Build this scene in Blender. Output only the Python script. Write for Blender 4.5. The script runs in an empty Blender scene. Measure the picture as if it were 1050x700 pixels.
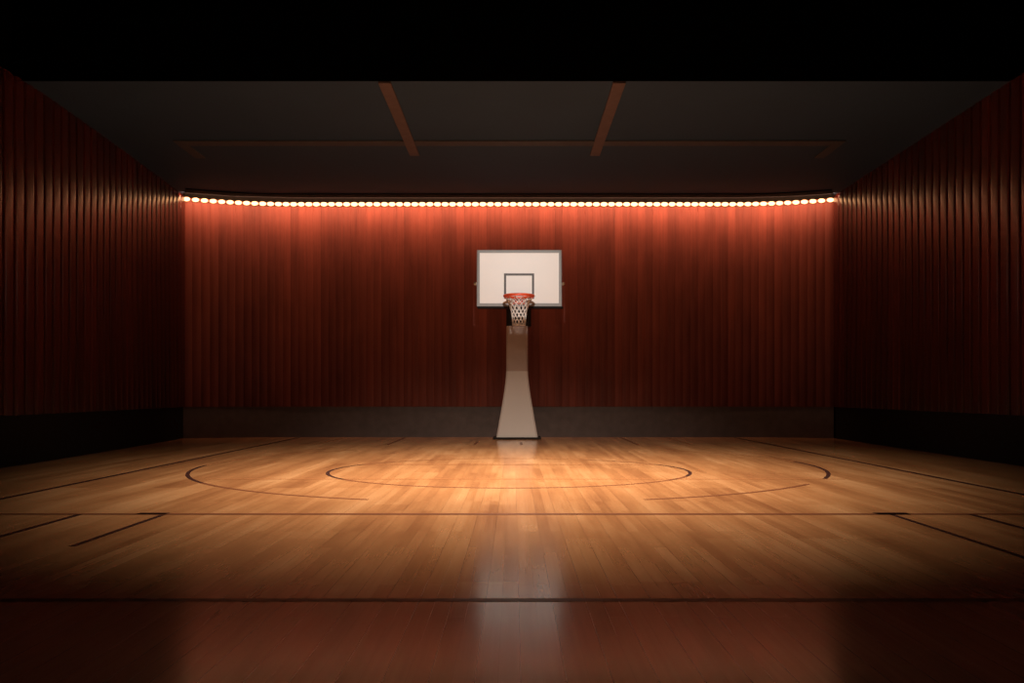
import bpy, bmesh, math, random
from mathutils import Vector, Matrix
random.seed(7)
C = bpy.context.scene.collection
SC = bpy.context.scene
PI = math.pi

CAMZ = .96
WOOD_Z0, CEIL = .67, 5.125
EDGE_Y = 11.72          # where the low ceiling ends and the added near-black upper hall begins
BOARD_W = .1635

# ------------------------------------------------------------------ materials
def new_mat(name):
    m = bpy.data.materials.new(name); m.use_nodes = True
    nt = m.node_tree
    return m, nt, nt.nodes['Principled BSDF']

def N(nt, typ, **kw):
    n = nt.nodes.new(typ)
    for k, v in kw.items():
        if k == 'inp':
            for a, b in v.items(): n.inputs[a].default_value = b
        else: setattr(n, k, v)
    return n

def plain(name, col, rough=.5, metal=0, spec=.5, noise=.12, scale=6):
    m, nt, b = new_mat(name)
    tc = N(nt, 'ShaderNodeTexCoord')
    nz = N(nt, 'ShaderNodeTexNoise', inp={'Scale': scale, 'Detail': 4})
    nt.links.new(tc.outputs['Object'], nz.inputs['Vector'])
    rp = N(nt, 'ShaderNodeValToRGB')
    rp.color_ramp.elements[0].position = .3; rp.color_ramp.elements[1].position = .7
    rp.color_ramp.elements[0].color = (*[c*(1-noise) for c in col], 1)
    rp.color_ramp.elements[1].color = (*[min(1, c*(1+noise)) for c in col], 1)
    nt.links.new(nz.outputs['Fac'], rp.inputs['Fac'])
    nt.links.new(rp.outputs['Color'], b.inputs['Base Color'])
    b.inputs['Roughness'].default_value = rough
    b.inputs['Metallic'].default_value = metal
    b.inputs['Specular IOR Level'].default_value = spec
    return m

def slat_mat(name, dark, light, rough, spec, vary, coat=0):
    """stained timber: every board has its own tone (colour attribute), grain runs up the board"""
    m, nt, b = new_mat(name)
    at = N(nt, 'ShaderNodeAttribute', attribute_name='tone')
    tc = N(nt, 'ShaderNodeTexCoord')
    mp = N(nt, 'ShaderNodeMapping'); mp.inputs['Scale'].default_value = (26, 26, .7)
    nt.links.new(tc.outputs['Object'], mp.inputs['Vector'])
    nz = N(nt, 'ShaderNodeTexNoise', inp={'Scale': 1.0, 'Detail': 6, 'Roughness': .6})
    nt.links.new(mp.outputs['Vector'], nz.inputs['Vector'])
    mp2 = N(nt, 'ShaderNodeMapping'); mp2.inputs['Scale'].default_value = (3.0, 3.0, .9)
    nt.links.new(tc.outputs['Object'], mp2.inputs['Vector'])
    nz2 = N(nt, 'ShaderNodeTexNoise', inp={'Scale': 1.0, 'Detail': 3})
    nt.links.new(mp2.outputs['Vector'], nz2.inputs['Vector'])
    a1 = N(nt, 'ShaderNodeMath', operation='MULTIPLY_ADD', inp={1: .8, 2: -.4})
    nt.links.new(nz.outputs['Fac'], a1.inputs[0])
    a2 = N(nt, 'ShaderNodeMath', operation='MULTIPLY_ADD', inp={1: .8, 2: -.4})
    nt.links.new(nz2.outputs['Fac'], a2.inputs[0])
    a3 = N(nt, 'ShaderNodeMath', operation='ADD'); nt.links.new(a1.outputs[0], a3.inputs[0]); nt.links.new(a2.outputs[0], a3.inputs[1])
    a4 = N(nt, 'ShaderNodeMath', operation='MULTIPLY_ADD', inp={1: vary}); nt.links.new(at.outputs['Fac'], a4.inputs[0]); nt.links.new(a3.outputs[0], a4.inputs[2])
    a5 = N(nt, 'ShaderNodeMath', operation='ADD', inp={1: .5-vary/2}, use_clamp=True); nt.links.new(a4.outputs[0], a5.inputs[0])
    mx = N(nt, 'ShaderNodeMix', data_type='RGBA')
    mx.inputs[6].default_value = (*dark, 1); mx.inputs[7].default_value = (*light, 1)
    nt.links.new(a5.outputs[0], mx.inputs[0])
    nt.links.new(mx.outputs[2], b.inputs['Base Color'])
    b.inputs['Roughness'].default_value = rough
    b.inputs['Specular IOR Level'].default_value = spec
    b.inputs['Coat Weight'].default_value = coat
    b.inputs['Coat Roughness'].default_value = .3
    bp = N(nt, 'ShaderNodeBump', inp={'Strength': .08, 'Distance': .01})
    nt.links.new(nz.outputs['Fac'], bp.inputs['Height']); nt.links.new(bp.outputs['Normal'], b.inputs['Normal'])
    return m

def floor_mat():
    m, nt, b = new_mat('maple_floor')
    L = nt.links.new
    tc = N(nt, 'ShaderNodeTexCoord')
    sp = N(nt, 'ShaderNodeSeparateXYZ'); L(tc.outputs['Object'], sp.inputs[0])
    ax = N(nt, 'ShaderNodeMath', operation='ADD', inp={1: 20*.154-.023}); L(sp.outputs['X'], ax.inputs[0])
    ay = N(nt, 'ShaderNodeMath', operation='ADD', inp={1: 50.0}); L(sp.outputs['Y'], ay.inputs[0])
    cb = N(nt, 'ShaderNodeCombineXYZ'); L(ay.outputs[0], cb.inputs['X']); L(ax.outputs[0], cb.inputs['Y'])
    def brick(w, h, off, mort, c1, c2):
        br = N(nt, 'ShaderNodeTexBrick', offset=off, offset_frequency=3, squash=1.0)
        br.inputs['Color1'].default_value = (*c1, 1); br.inputs['Color2'].default_value = (*c2, 1)
        br.inputs['Mortar'].default_value = (0, 0, 0, 1)
        br.inputs['Scale'].default_value = 1; br.inputs['Mortar Size'].default_value = mort
        br.inputs['Mortar Smooth'].default_value = .3; br.inputs['Bias'].default_value = 0
        br.inputs['Brick Width'].default_value = w; br.inputs['Row Height'].default_value = h
        L(cb.outputs[0], br.inputs['Vector']); return br
    b1 = brick(1.7, .154/2, .37, .0008, (0,0,0), (1,1,1))       # narrow strips
    b2 = brick(3.1, .154*2, .43, 0, (0,0,0), (1,1,1))           # bundles laid from one batch
    b3 = brick(60, .154, 0, .0018, (1,1,1), (1,1,1))            # the wider joints between panels
    mp = N(nt, 'ShaderNodeMapping'); mp.inputs['Scale'].default_value = (34, .9, 1); L(tc.outputs['Object'], mp.inputs['Vector'])
    nz = N(nt, 'ShaderNodeTexNoise', inp={'Scale': 1, 'Detail': 7, 'Roughness': .62}); L(mp.outputs[0], nz.inputs['Vector'])
    mp2 = N(nt, 'ShaderNodeMapping'); mp2.inputs['Scale'].default_value = (3.2, .45, 1); L(tc.outputs['Object'], mp2.inputs['Vector'])
    nz2 = N(nt, 'ShaderNodeTexNoise', inp={'Scale': 1, 'Detail': 3}); L(mp2.outputs[0], nz2.inputs['Vector'])
    s = N(nt, 'ShaderNodeMath', operation='MULTIPLY', inp={1: .08}); L(b1.outputs['Color'], s.inputs[0])
    s2 = N(nt, 'ShaderNodeMath', operation='MULTIPLY_ADD', inp={1: .12}); L(b2.outputs['Color'], s2.inputs[0]); L(s.outputs[0], s2.inputs[2])
    s3 = N(nt, 'ShaderNodeMath', operation='MULTIPLY_ADD', inp={1: .20}); L(nz.outputs['Fac'], s3.inputs[0]); L(s2.outputs[0], s3.inputs[2])
    s4 = N(nt, 'ShaderNodeMath', operation='MULTIPLY_ADD', inp={1: .55}); L(nz2.outputs['Fac'], s4.inputs[0]); L(s3.outputs[0], s4.inputs[2])
    rp = N(nt, 'ShaderNodeValToRGB')
    e = rp.color_ramp.elements
    e[0].position = .30; e[0].color = (.30, .125, .048, 1)
    e[1].position = .66; e[1].color = (.62, .34, .155, 1)
    k = rp.color_ramp.elements.new(.48); k.color = (.47, .225, .090, 1)
    L(s4.outputs[0], rp.inputs['Fac'])
    mx = N(nt, 'ShaderNodeMix', data_type='RGBA'); mx.inputs[7].default_value = (.05, .018, .008, 1)
    mm = N(nt, 'ShaderNodeMath', operation='MULTIPLY', inp={1: .55}); L(b3.outputs['Fac'], mm.inputs[0])
    m1 = N(nt, 'ShaderNodeMath', operation='MULTIPLY', inp={1: .22}); L(b1.outputs['Fac'], m1.inputs[0])
    mm2 = N(nt, 'ShaderNodeMath', operation='MAXIMUM'); L(mm.outputs[0], mm2.inputs[0]); L(m1.outputs[0], mm2.inputs[1])
    L(mm2.outputs[0], mx.inputs[0]); L(rp.outputs['Color'], mx.inputs[6])
    L(mx.outputs[2], b.inputs['Base Color'])
    # lacquer: fine scuffing in the gloss
    mp3 = N(nt, 'ShaderNodeMapping'); mp3.inputs['Scale'].default_value = (60, 8, 1); L(tc.outputs['Object'], mp3.inputs['Vector'])
    nz3 = N(nt, 'ShaderNodeTexNoise', inp={'Scale': 1, 'Detail': 5}); L(mp3.outputs[0], nz3.inputs['Vector'])
    r1 = N(nt, 'ShaderNodeMath', operation='MULTIPLY_ADD', inp={1: .02, 2: FLOOR_ROUGH-.01}); L(nz3.outputs['Fac'], r1.inputs[0])
    r2 = N(nt, 'ShaderNodeMath', operation='MULTIPLY_ADD', inp={1: .03}); L(b1.outputs['Color'], r2.inputs[0]); L(r1.outputs[0], r2.inputs[2])
    L(r2.outputs[0], b.inputs['Roughness'])
    b.inputs['Specular IOR Level'].default_value = FLOOR_SPEC
    b.inputs['Coat Weight'].default_value = .42; b.inputs['Coat Roughness'].default_value = .13
    bp = N(nt, 'ShaderNodeBump', inp={'Strength': .25, 'Distance': .002})
    inv = N(nt, 'ShaderNodeMath', operation='SUBTRACT', inp={0: 1.0}); L(mm2.outputs[0], inv.inputs[1])
    L(inv.outputs[0], bp.inputs['Height'])
    L(bp.outputs['Normal'], b.inputs['Normal'])
    return m

FLOOR_ROUGH, FLOOR_SPEC = .22, .8
M = {}
M['floor'] = floor_mat()
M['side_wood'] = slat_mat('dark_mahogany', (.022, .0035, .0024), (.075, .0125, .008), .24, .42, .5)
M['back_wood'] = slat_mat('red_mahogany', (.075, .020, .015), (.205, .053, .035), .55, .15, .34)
M['groove'] = plain('groove_black', (.006, .004, .004), .8, spec=.1)
M['ceiling'] = plain('ceiling_board', (.019, .040, .078), .8, spec=.2, noise=.05, scale=.8)
M['rail'] = plain('ceiling_rail', (.085, .064, .072), .7, spec=.2)
M['rail_thin'] = plain('ceiling_rail_thin', (.046, .046, .058), .7, spec=.2)
M['slot'] = plain('lip_black', (.0018, .0018, .0022), .9, spec=.05)
M['void'] = plain('upper_hall_black', (.0015, .0015, .0015), 1, spec=0)  # near-black colour makes the added upper hall read as unlit
M['skirt'] = plain('skirting_charcoal', (.11, .092, .088), .7, spec=.2)  # back skirting, floor bounce put into a lighter colour
M['skirt_side'] = plain('skirting_black', (.010, .009, .009), .8, spec=.1)  # side skirting, shade put into a darker colour
M['line'] = plain('line_paint', (.030, .011, .009), .35, noise=.2, scale=3)
M['faint'] = plain('worn_line_paint', (.30, .12, .045), .3, noise=.15, scale=3)
M['mid'] = plain('thinned_line_paint', (.15, .055, .025), .3, noise=.15, scale=3)
M['white'] = plain('backboard_white', (.80, .76, .72), .4, noise=.015, scale=1.5)
M['frame'] = plain('frame_grey', (.22, .215, .205), .45, noise=.05)
M['square'] = plain('square_paint', (.055, .040, .038), .5)
M['pad'] = plain('dark_padding', (.012, .009, .008), .7, spec=.2)  # dark hoop parts, also the strip standing for the board's shadow
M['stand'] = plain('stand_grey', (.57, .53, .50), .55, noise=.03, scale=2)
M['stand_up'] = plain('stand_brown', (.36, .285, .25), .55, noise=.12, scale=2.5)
M['orange'] = plain('rim_orange', (.85, .10, .035), .35)
M['net'] = plain('net_cord', (.86, .83, .79), .8)
M['knob'] = plain('knob_white', (.75, .74, .70), .3)
M['socket'] = plain('socket_black', (.01, .009, .008), .6)
g, nt, b = new_mat('bulb_glow')
nt.nodes.remove(b)
em = N(nt, 'ShaderNodeEmission'); em.inputs['Color'].default_value = (1, .47, .21, 1)
BULB = 4.3
em.inputs['Strength'].default_value = BULB
nt.links.new(em.outputs[0], nt.nodes['Material Output'].inputs['Surface'])
M['glow'] = g

# ------------------------------------------------------------------ helpers
def obj(name, bm, mats, parent=None, smooth=False):
    me = bpy.data.meshes.new(name)
    bm.normal_update(); bm.to_mesh(me); bm.free()
    o = bpy.data.objects.new(name, me); C.objects.link(o)
    for m in (mats if isinstance(mats, (list, tuple)) else [mats]): me.materials.append(m)
    if smooth:
        for p in me.polygons: p.use_smooth = True
    if parent: o.parent = parent
    return o

def struct(name, bm, mats, parent=None, label=None, **k):
    o = obj(name, bm, mats, parent, **k)
    if parent is None:
        o['kind'] = 'structure'
        if label: o['label'] = label
    return o

def box(bm, x0, x1, y0, y1, z0, z1, mi=0, bev=0):
    r = bmesh.ops.create_cube(bm, size=1)
    vs = r['verts']
    for v in vs:
        v.co = Vector(((x0+x1)/2+v.co.x*(x1-x0), (y0+y1)/2+v.co.y*(y1-y0), (z0+z1)/2+v.co.z*(z1-z0)))
    fs = {f for v in vs for f in v.link_faces}
    for f in fs: f.material_index = mi
    if bev:
        es = list({e for v in vs for e in v.link_edges})
        bmesh.ops.bevel(bm, geom=es, offset=bev, segments=2, affect='EDGES', profile=.5)

def tube(bm, pts, r, seg=8, closed=False):
    pts = [Vector(p) for p in pts]; n = len(pts); rings = []
    for i, p in enumerate(pts):
        a = pts[(i-1) % n] if (closed or i > 0) else p
        c = pts[(i+1) % n] if (closed or i < n-1) else p
        t = (c-a).normalized()
        up = Vector((0, 0, 1)) if abs(t.z) < .95 else Vector((1, 0, 0))
        u = t.cross(up).normalized(); w = u.cross(t).normalized()
        rings.append([bm.verts.new(p+(u*math.cos(k*2*PI/seg)+w*math.sin(k*2*PI/seg))*r) for k in range(seg)])
    m = n if closed else n-1
    for i in range(m):
        A, B = rings[i], rings[(i+1) % n]
        for k in range(seg): bm.faces.new((A[k], A[(k+1) % seg], B[(k+1) % seg], B[k]))
    if not closed:
        bm.faces.new(rings[0]); bm.faces.new(rings[-1][::-1])

def sphere(bm, c, r, sx=1, sy=1, sz=1, u=16, v=10, mi=0):
    rr = bmesh.ops.create_uvsphere(bm, u_segments=u, v_segments=v, radius=r)
    for q in rr['verts']: q.co = Vector((q.co.x*sx, q.co.y*sy, q.co.z*sz))+Vector(c)
    for f in {f for q in rr['verts'] for f in q.link_faces}: f.material_index = mi

# ------------------------------------------------------------------ wall plan
XL, XR = -7.0, 6.80
def xl(y): return -6.58 if y < 12 else -6.58-.42*min(1, (y-12)/6.6)**1.2
def xr(y): return 6.67 if y < 12 else 6.67+.13*min(1, (y-12)/6.6)
def yback(x):
    a = abs(x)
    return 19.12 - (.52*((a-4.7)/2.25)**2 if a > 4.7 else 0)

def slat_wall(name, pts, z0, z1, prof, mats, label):
    """pts: board joints along the wall in plan; prof: (u 0..1, proud) of one board; inward side is to the right of travel"""
    bm = bmesh.new(); lay = bm.loops.layers.color.new('tone')
    for a, c in zip(pts[:-1], pts[1:]):
        a, c = Vector(a), Vector(c); d = (c-a); nrm = Vector((d.y, -d.x)).normalized()
        t = random.random()
        lo = [bm.verts.new((*(a+d*u+nrm*h), z0)) for u, h in prof]
        hi = [bm.verts.new((*(a+d*u+nrm*h), z1)) for u, h in prof]
        fs = []
        for i in range(len(prof)-1):
            f = bm.faces.new((lo[i], lo[i+1], hi[i+1], hi[i])); f.smooth = (1 <= i < len(prof)-2); fs.append(f)
            if prof[i][1] <= 0 and prof[i+1][1] <= 0: f.material_index = 1
        # bottom end closing back to the backing plane
        b0 = bm.verts.new((*(a-nrm*.06), z0)); b1 = bm.verts.new((*(c-nrm*.06), z0))
        fs.append(bm.faces.new([b0, b1]+[bm.verts.new(v.co) for v in lo[::-1]]))
        for f in fs:
            for l in f.loops: l[lay] = (t, t, t, 1)
    # solid backing
    pr = []
    for i, p in enumerate(pts):
        q0 = Vector(pts[max(0, i-1)]); q1 = Vector(pts[min(len(pts)-1, i+1)])
        d = (q1-q0).normalized(); nrm = Vector((d.y, -d.x)); p = Vector(p)
        pr.append((p-nrm*.012, p-nrm*.10))
    vs = [[bm.verts.new((*q, z)) for q in (f, k) for z in (z0, z1)] for f, k in pr]
    for A, B in zip(vs[:-1], vs[1:]):
        for ids in ((0, 1, 1, 0), (3, 2, 2, 3)):
            f = bm.faces.new((A[ids[0]], A[ids[1]], B[ids[2]], B[ids[3]])); f.material_index = 1
        f = bm.faces.new((A[0], B[0], B[2], A[2])); f.material_index = 1
        f = bm.faces.new((A[1], A[3], B[3], B[1])); f.material_index = 1
    return struct(name, bm, mats, label=label)

side_prof = [(0, -.008), (.05, -.008), (.06, .028), (.09, .035), (.20, .0385), (.35, .0405), (.5, .041), (.65, .0405), (.80, .0385), (.91, .035), (.94, .028), (.95, -.008), (1, -.008)]
STEP = .25
ys = [-3+STEP*i for i in range(int(21.6/STEP)+2)]
ys = [y for y in ys if y < 18.45]+[18.60]
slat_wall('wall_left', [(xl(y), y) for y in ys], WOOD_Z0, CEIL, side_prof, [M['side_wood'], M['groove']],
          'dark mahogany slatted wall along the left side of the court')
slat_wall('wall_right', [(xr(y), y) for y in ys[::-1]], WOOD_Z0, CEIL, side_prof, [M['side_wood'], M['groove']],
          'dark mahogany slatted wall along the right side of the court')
nb = int(round((XR-XL)/BOARD_W)); bw = (XR-XL)/nb
bx = [XL+i*bw for i in range(nb+1)]
back_prof = [(0, 0.001), (.02, .003), (.5, .0042), (.98, .003), (1, .001)]
slat_wall('wall_back', [(x, yback(x)) for x in bx], WOOD_Z0, CEIL, back_prof, [M['back_wood'], M['groove']],
          'curved red mahogany board wall behind the basketball hoop')

# skirting: dark band under the timber, set back a little
def ribbon(pts, z0, z1, off, th=.06):
    bm = bmesh.new(); rows = []
    for i, p in enumerate(pts):
        q0 = Vector(pts[max(0, i-1)]); q1 = Vector(pts[min(len(pts)-1, i+1)])
        d = (q1-q0).normalized(); nrm = Vector((d.y, -d.x)); p = Vector(p)
        f, k = p+nrm*off, p+nrm*(off-th)
        rows.append([bm.verts.new((*f, z0)), bm.verts.new((*f, z1)), bm.verts.new((*k, z1)), bm.verts.new((*k, z0))])
    for A, B in zip(rows[:-1], rows[1:]):
        for j in range(4): bm.faces.new((A[j], A[(j+1) % 4], B[(j+1) % 4], B[j]))
    bm.faces.new(rows[0]); bm.faces.new(rows[-1][::-1])
    return bm
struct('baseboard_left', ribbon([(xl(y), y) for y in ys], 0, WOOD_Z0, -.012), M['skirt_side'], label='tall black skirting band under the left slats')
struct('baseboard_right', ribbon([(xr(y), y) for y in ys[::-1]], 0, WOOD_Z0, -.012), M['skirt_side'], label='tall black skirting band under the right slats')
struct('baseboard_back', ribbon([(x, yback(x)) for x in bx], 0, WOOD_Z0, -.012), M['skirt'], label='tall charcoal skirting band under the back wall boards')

# black lip the bulbs hang from, widened so light spill above them stays dark
struct('trim_1', ribbon([(x, yback(x)) for x in bx], 5.108, CEIL, .80, .80), M['slot'], label='flat black lip above the row of bulbs')

# floor and ceilings
bm = bmesh.new()
box(bm, -7.3, 7.1, -3, 19.3, -.10, 0)
floor = struct('floor', bm, M['floor'], label='polished maple strip floor with dark court lines')
bm = bmesh.new(); box(bm, -7.3, 7.1, EDGE_Y, 19.3, CEIL, CEIL+.12)
struct('ceiling', bm, M['ceiling'], label='low dark grey ceiling over the far half of the court')
bm = bmesh.new()
box(bm, -7.3, 7.1, -3.1, EDGE_Y+.1, 7.0, 7.1); box(bm, -7.3, 7.1, EDGE_Y-.02, EDGE_Y, CEIL-.002, 7.0)
box(bm, -7.3, -6.70, -3, EDGE_Y, CEIL, 7.0); box(bm, 6.79, 7.1, -3, EDGE_Y, CEIL, 7.0)
struct('ceiling', bm, M['void'], label='black unlit upper part of the hall in front of the low ceiling')
bm = bmesh.new(); box(bm, -7.3, 7.1, -3.1, -3, 0, 7.0)
struct('wall_front', bm, M['void'], label='black wall behind the viewer')

# ceiling rails
def rail(n, x0, x1, y0, y1, m, label):
    bm = bmesh.new(); box(bm, x0, x1, y0, y1, CEIL-(.03 if n < 4 else .022), CEIL, bev=.004)
    struct('trim_%d' % n, bm, m, label=label)
rail(2, -1.815, -1.645, EDGE_Y, 15.3, M['rail'], 'brown ceiling rail running away from the viewer, left one')
rail(3, 1.325, 1.495, EDGE_Y, 15.3, M['rail'], 'brown ceiling rail running away from the viewer, right one')
rail(4, -5.45, 5.3, 14.45, 14.72, M['rail_thin'], 'long thin brown rail crossing the ceiling')
rail(5, -5.62, -5.45, 14.45, 15.5, M['rail_thin'], 'short rail at the left end of the crossing rail')
rail(6, 5.3, 5.47, 14.45, 15.5, M['rail_thin'], 'short rail at the right end of the crossing rail')

# ------------------------------------------------------------------ court markings (painted on the floor)
LZ = .0015
def strip(name, pts, widths, m, label=None):
    bm = bmesh.new(); rows = []
    n = len(pts)
    for i, p in enumerate(pts):
        p = Vector(p); d = (Vector(pts[min(n-1, i+1)])-Vector(pts[max(0, i-1)])).normalized()
        nr = Vector((-d.y, d.x)); w = widths[i] if isinstance(widths, list) else widths
        rows.append([bm.verts.new((*(p+nr*w/2), LZ)), bm.verts.new((*(p-nr*w/2), LZ))])
    for A, B in zip(rows[:-1], rows[1:]): bm.faces.new((A[1], B[1], B[0], A[0]))
    for f in bm.faces:
        if f.normal.z < 0: f.normal_flip()
    return obj(name, bm, m, floor)
def arc(cx, cy, a, b, t0, t1, w0, w1, n=80):
    ts = [t0+(t1-t0)*i/n for i in range(n+1)]
    return [(cx+a*math.cos(math.radians(t)), cy+b*math.sin(math.radians(t))) for t in ts]
strip('sideline', [(-4.66, 7.2), (-4.65, 19.0)], .072, M['line'])
strip('sideline', [(4.83, 7.2), (4.78, 19.0)], .072, M['line'])
strip('court_line', [(-6.5, 6.97), (6.6, 6.97)], .085, M['mid'])
strip('court_line', [(-6.5, 4.075), (6.6, 4.075)], .062, M['line'])
strip('court_line', [(-3.44, 2.5), (-3.44, 6.95)], .055, M['line'])
strip('court_line', [(-2.77, 5.5), (-2.77, 6.93)], .045, M['line'])
strip('court_line', [(2.97, 2.5), (2.99, 6.95)], .045, M['line'])
strip('court_line', [(3.62, 2.5), (3.62, 6.95)], .055, M['line'])
strip('court_line', [(2.88, 7.0), (3.15, 7.0)], .12, M['line'])
strip('court_line', [(-3.0, 7.0), (-2.76, 7.0)], .10, M['line'])
strip('lane_line', [(-2.35, 16.3), (-2.36, 19.0)], .055, M['mid'])
strip('lane_line', [(2.31, 16.3), (2.31, 19.0)], .055, M['mid'])
strip('lane_line', [(-3.70, 16.4), (-3.66, 19.0)], .05, M['faint'])
strip('lane_line', [(3.32, 16.6), (3.30, 19.0)], .05, M['faint'])
strip('lane_mark', [(-.74, 16.4), (-.72, 17.4)], .05, M['mid'])
strip('lane_mark', [(.14, 16.3), (.135, 17.2)], .05, M['mid'])
strip('cross_line', [(-3.45, 9.81), (3.7, 9.81)], .05, M['faint'])
strip('cross_line', [(-2.1, 11.79), (2.0, 11.79)], .05, M['faint'])
# circles: dark at the sides, worn thinner where they run across the view of play
def ring(name, cx, cy, a, b, spans):
    for t0, t1, w, m in spans:
        strip(name, arc(cx, cy, a, b, t0, t1, 0, 0, 64), w, M[m])
def taper(w0, w1, n=65): return [w0+(w1-w0)*i/(n-1) for i in range(n)]
ring('centre_circle', -.06, 10.89, 2.21, 2.01, [
    (180-26, 180+32, .045, 'line'), (180+32, 360-22, .05, 'mid'), (-22, 26, .045, 'line'),
    (26, 60, .045, 'mid'), (60, 120, .04, 'faint'), (120, 154, .045, 'mid')])
ring('outer_arc', -.07, 11.75, 4.03, 4.03, [
    (180+1, 180+36, .048, 'line'), (180+36, 180+72, .055, 'mid'), (130, 181, .045, 'faint')])
ring('outer_arc', -.07, 11.75, 4.03, 4.03, [
    (-28, 8, .048, 'line'), (-72, -38, .055, 'mid'), (8, 50, .045, 'faint')])

# ------------------------------------------------------------------ basketball hoop
SX, BX, BY = .065, .11, 18.05
hoop = bpy.data.objects.new('basketball_hoop', None); C.objects.link(hoop)
hoop.location = (SX, 18.45, 0)
hoop['label'] = 'freestanding basketball hoop with white backboard on flared grey stand by the back wall'
hoop['category'] = 'basketball hoop'
bpy.context.view_layer.update()
def part(name, bm, m, parent=None, smooth=False):
    """geometry is given in world coordinates; shift into the hoop's frame"""
    bm.transform(Matrix.Translation(-Vector(hoop.location)))
    return obj(name, bm, m, parent or hoop, smooth)
# stand: loft (z, half width, y front, y back)
def loft(bm, rows, mi=None):
    prev = None; first = None
    for z, hw, y0, y1 in rows:
        c = min(.03, hw*.2)
        pl = [(-hw+c, y0), (hw-c, y0), (hw, y0+c), (hw, y1-c), (hw-c, y1), (-hw+c, y1), (-hw, y1-c), (-hw, y0+c)]
        vs = [bm.verts.new((SX+x, y, z)) for x, y in pl]
        if prev:
            for k in range(8): bm.faces.new((prev[k], prev[(k+1) % 8], vs[(k+1) % 8], vs[k]))
        else: bm.faces.new(vs[::-1])
        prev = vs
    bm.faces.new(prev)
bm = bmesh.new()
loft(bm, [(.045, .43, 18.22, 18.72), (.3, .385, 18.24, 18.71), (.6, .333, 18.265, 18.70), (.9, .283, 18.29, 18.69),
          (1.15, .248, 18.305, 18.685), (1.30, .232, 18.315, 18.68), (1.42, .226, 18.32, 18.68)])
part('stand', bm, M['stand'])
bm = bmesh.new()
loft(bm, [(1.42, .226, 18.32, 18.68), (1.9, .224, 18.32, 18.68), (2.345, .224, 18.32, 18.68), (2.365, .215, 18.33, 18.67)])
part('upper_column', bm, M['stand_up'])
bm = bmesh.new(); box(bm, SX-.50, SX+.50, 18.16, 18.80, 0, .045, bev=.01)
part('base_plate', bm, M['pad'])
bm = bmesh.new()
box(bm, BX-.27, BX+.25, 18.36, 18.60, 2.36, 3.30, bev=.01)
part('support_arm', bm, M['pad'])
for zz in (2.86, 3.62):
    for s in (-.42, .42):
        bm = bmesh.new(); tube(bm, [(BX+s*.5, 18.42, min(zz, 3.2)), (BX+s, BY+.03, zz)], .022)
        part('strut', bm, M['pad'])
# backboard
BW, ZB, ZT = .873, 2.745, 3.90
bm = bmesh.new(); box(bm, BX-BW+.03, BX+BW-.03, BY-.018, BY+.018, ZB+.03, ZT-.03)
board = part('backboard', bm, M['white'])
def frame_bm(x0, x1, z0, z1, w, y0, y1):
    bm = bmesh.new()
    V = lambda x, y, z: bm.verts.new((x, y, z))
    o = [(x0, z0), (x1, z0), (x1, z1), (x0, z1)]; i = [(x0+w, z0+w), (x1-w, z0+w), (x1-w, z1-w), (x0+w, z1-w)]
    R = [[V(p[0], y, p[1]) for p in q] for q in (o, i) for y in (y0, y1)]   # o0 o1 i0 i1
    for k in range(4):
        j = (k+1) % 4
        bm.faces.new((R[0][k], R[0][j], R[2][j], R[2][k])); bm.faces.new((R[1][j], R[1][k], R[3][k], R[3][j]))
        bm.faces.new((R[0][j], R[0][k], R[1][k], R[1][j])); bm.faces.new((R[2][k], R[2][j], R[3][j], R[3][k]))
    bmesh.ops.recalc_face_normals(bm, faces=bm.faces)
    return bm
part('board_frame', frame_bm(BX-BW, BX+BW, ZB, ZT, .060, BY-.03, BY+.04), M['frame'], board)
part('target_square', frame_bm(BX-.315, BX+.305, 2.90, 3.42, .045, BY-.022, BY-.012), M['square'], board)
bm = bmesh.new(); box(bm, BX-BW+.01, BX+BW+.03, BY-.01, BY+.05, ZB-.05, ZB, bev=.008)  # dark strip standing for the shadow under the board
part('edge_padding', bm, M['pad'], board)
for s in (-1, 1):
    bm = bmesh.new(); xx = BX+s*(BW+.028)
    sphere(bm, (xx, BY, 3.21), .036); tube(bm, [(BX+s*(BW-.01), BY, 3.21), (xx, BY, 3.21)], .016)
    part('side_knob', bm, M['knob'], board, True)
# rim
RY, RZ, RR = 17.56, 2.905, .292
RX = BX-.01
bm = bmesh.new()
tube(bm, [(RX+RR*math.cos(t*2*PI/48), RY+RR*math.sin(t*2*PI/48), RZ) for t in range(48)], .027, 10, True)
for k in range(12):
    t = (k+.5)*2*PI/12; c, s = math.cos(t), math.sin(t)
    tube(bm, [(RX+(RR-.004)*c, RY+(RR-.004)*s, RZ-.015), (RX+(RR-.004)*c, RY+(RR-.004)*s, RZ-.045), (RX+(RR-.03)*c, RY+(RR-.03)*s, RZ-.05)], .007, 6)
rim = part('rim', bm, M['orange'], None, True)
bm = bmesh.new()
box(bm, RX-.16, RX+.16, RY+RR-.03, BY-.02, RZ-.012, RZ+.012, bev=.003); box(bm, RX-.13, RX+.13, BY-.045, BY-.02, RZ-.12, RZ+.03, bev=.003)
part('rim_bracket', bm, M['orange'], rim)
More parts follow.
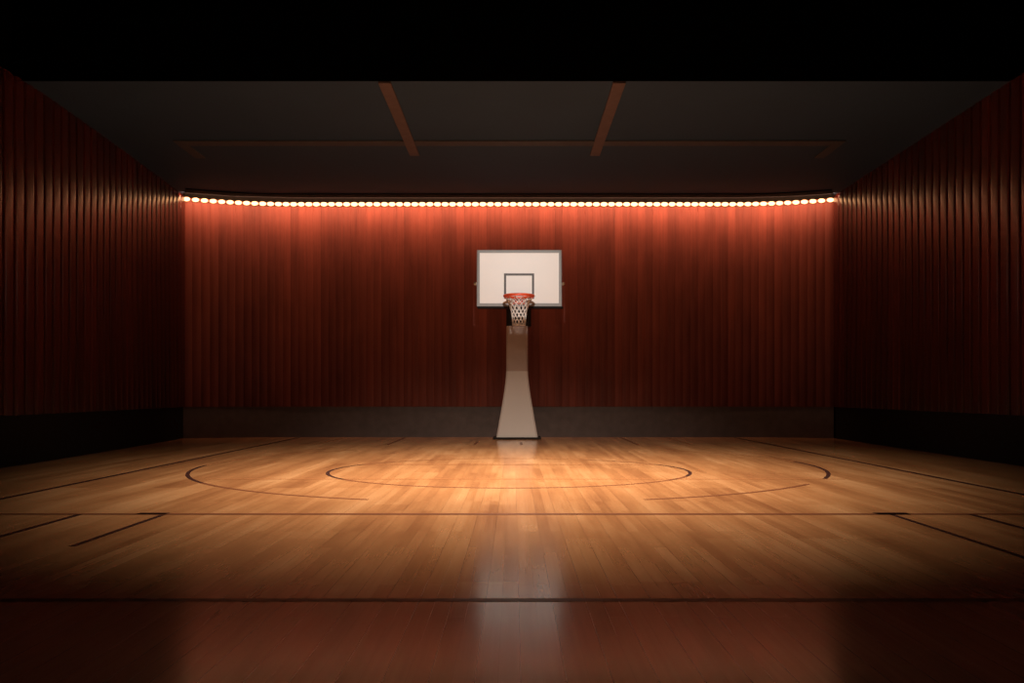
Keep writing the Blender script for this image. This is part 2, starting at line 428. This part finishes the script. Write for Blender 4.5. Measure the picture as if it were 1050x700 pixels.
# net: diamond mesh of cord
prof = [(2.865, .272), (2.80, .238), (2.74, .205), (2.67, .176), (2.60, .156), (2.52, .143), (2.44, .136), (2.36, .131), (2.325, .129)]
def rad(z):
    for (z0, r0), (z1, r1) in zip(prof[:-1], prof[1:]):
        if z <= z0 and z >= z1: return r0+(r1-r0)*(z0-z)/(z0-z1)
    return prof[-1][1] if z < 2.4 else prof[0][1]
bm = bmesh.new(); K = 12; lv = 8
zz = [2.865-(2.865-2.325)*i/lv for i in range(lv+1)]
for k in range(K):
    for s in (-1, 1):
        pts = []
        for i in range(lv+1):
            t = (k+.5+s*.5*i)*2*PI/K; r = rad(zz[i]); pts.append((RX+r*math.cos(t), RY+r*math.sin(t), zz[i]))
        tube(bm, pts, .0078, 6)
tube(bm, [(RX+.13*math.cos(t*2*PI/24), RY+.13*math.sin(t*2*PI/24), 2.325) for t in range(24)], .008, 6, True)
part('net', bm, M['net'], None, True)

# ------------------------------------------------------------------ row of bulbs
def bulb_mesh():
    bm = bmesh.new()
    sphere(bm, (0, 0, 0), .044, 1.72, 1, 1, 14, 10, 0)
    r = bmesh.ops.create_cone(bm, cap_ends=True, segments=12, radius1=.026, radius2=.026, depth=.02, matrix=Matrix.Translation((0, 0, .040)))
    for f in {f for q in r['verts'] for f in q.link_faces}: f.material_index = 1
    return bm
first = None
for i in range(nb):
    x = (bx[i]+bx[i+1])/2
    if i == 0:
        o = obj('bulb', bulb_mesh(), [M['glow'], M['socket']], None, True)
        first = o
        o['label'] = 'tiny warm white glowing bulb in the curved row along the top of the back wall'
        o['category'] = 'light bulb'; o['group'] = 'bulbs along the top of the back wall'
    else:
        o = first.copy(); C.objects.link(o)
    o.location = (x, yback(x)-.068, 5.060)

# ------------------------------------------------------------------ lights
def aim(o, d): o.rotation_euler = Vector(d).to_track_quat('-Z', 'Y').to_euler()
def area(loc, d, sx, sy, e, col, spread=180):
    l = bpy.data.lights.new('wash', 'AREA'); l.shape = 'RECTANGLE'; l.size = sx; l.size_y = sy; l.energy = e; l.color = col
    l.spread = math.radians(spread)
    o = bpy.data.objects.new('wash', l); C.objects.link(o); o.location = loc; aim(o, d); return o
# unseen thin area lights added under the lip to brighten the boards
segs = [(-6.85, -5.9), (-5.9, -4.7), (-4.7, -1.6), (-1.6, 1.6), (1.6, 4.7), (4.7, 5.8), (5.8, 6.65)]
WASH = 18.5
for a, c in segs:
    ym = (yback(a)+yback(c))/2-.52
    o = area(((a+c)/2, ym, 5.085), (0, .94, -.34), (c-a), .04, WASH*(c-a), (1, .47, .27))
    o.rotation_euler.z = math.atan2(yback(c)-yback(a), c-a)
def spot(loc, tgt, e, half, blend, col, rad=.1, scale=(1, 1, 1)):
    l = bpy.data.lights.new('spot', 'SPOT'); l.energy = e; l.spot_size = math.radians(half*2); l.spot_blend = blend
    l.color = col; l.shadow_soft_size = rad
    o = bpy.data.objects.new('spot', l); C.objects.link(o); o.location = loc
    aim(o, Vector(tgt)-Vector(loc)); o.scale = scale; return o
spot((0, 9.9, 5.75), (0, 11.3, 0), 5900, 54, 1.0, (1, .78, .61), .25, (.88, 1, 1))
spot((0, 6.5, 6.7), (0, 8.4, 0), 2600, 38, 1.0, (1, .78, .61), .25)
prof = spot((.11, 8.8, 5.05), (.11, 18.05, 3.3225), 2000, 9.5, 0, (1, .90, .82), .03)
# unseen board spot; an added node mask cuts its beam to backboard and net
l = prof.data; l.use_nodes = True; nt = l.node_tree
tc = N(nt, 'ShaderNodeTexCoord'); sp = N(nt, 'ShaderNodeSeparateXYZ'); nt.links.new(tc.outputs['Normal'], sp.inputs[0])
def mth(op, a, b, clamp=False):
    n = N(nt, 'ShaderNodeMath', operation=op, use_clamp=clamp)
    for k, v in enumerate((a, b)):
        if isinstance(v, (int, float)): n.inputs[k].default_value = v
        else: nt.links.new(v, n.inputs[k])
    return n.outputs[0]
az = mth('ABSOLUTE', sp.outputs['Z'], 0)
u = mth('DIVIDE', sp.outputs['X'], az); v = mth('DIVIDE', sp.outputs['Y'], az)
def gate(u0, u1, v0, v1):
    g1 = mth('MULTIPLY', mth('GREATER_THAN', u, u0), mth('LESS_THAN', u, u1))
    g2 = mth('MULTIPLY', mth('GREATER_THAN', v, v0), mth('LESS_THAN', v, v1))
    return mth('MULTIPLY', g1, g2)
m = mth('MAXIMUM', gate(-.0925, .0925, -.0635, .0605), gate(-.0185, .0165, -.106, -.055))
nt.links.new(m, nt.nodes['Emission'].inputs['Strength'])

SC.world = bpy.data.worlds.new('World'); SC.world.use_nodes = True
SC.world.node_tree.nodes['Background'].inputs[0].default_value = (0, 0, 0, 1)

# ------------------------------------------------------------------ camera
cd = bpy.data.cameras.new('camera'); cam = bpy.data.objects.new('camera', cd); C.objects.link(cam)
cam.location = (0, 0, CAMZ); cam.rotation_euler = (PI/2, 0, 0)
cd.sensor_width = 36; cd.lens = 900/1050*36
cd.shift_x = -2/1050; cd.shift_y = 53/1050
cd.clip_start = .05; cd.clip_end = 100
SC.camera = cam
SC.view_settings.view_transform = 'Standard'; SC.view_settings.look = 'None'
SC.view_settings.gamma = 1; SC.view_settings.use_curve_mapping = False
SC.view_settings.exposure = 0
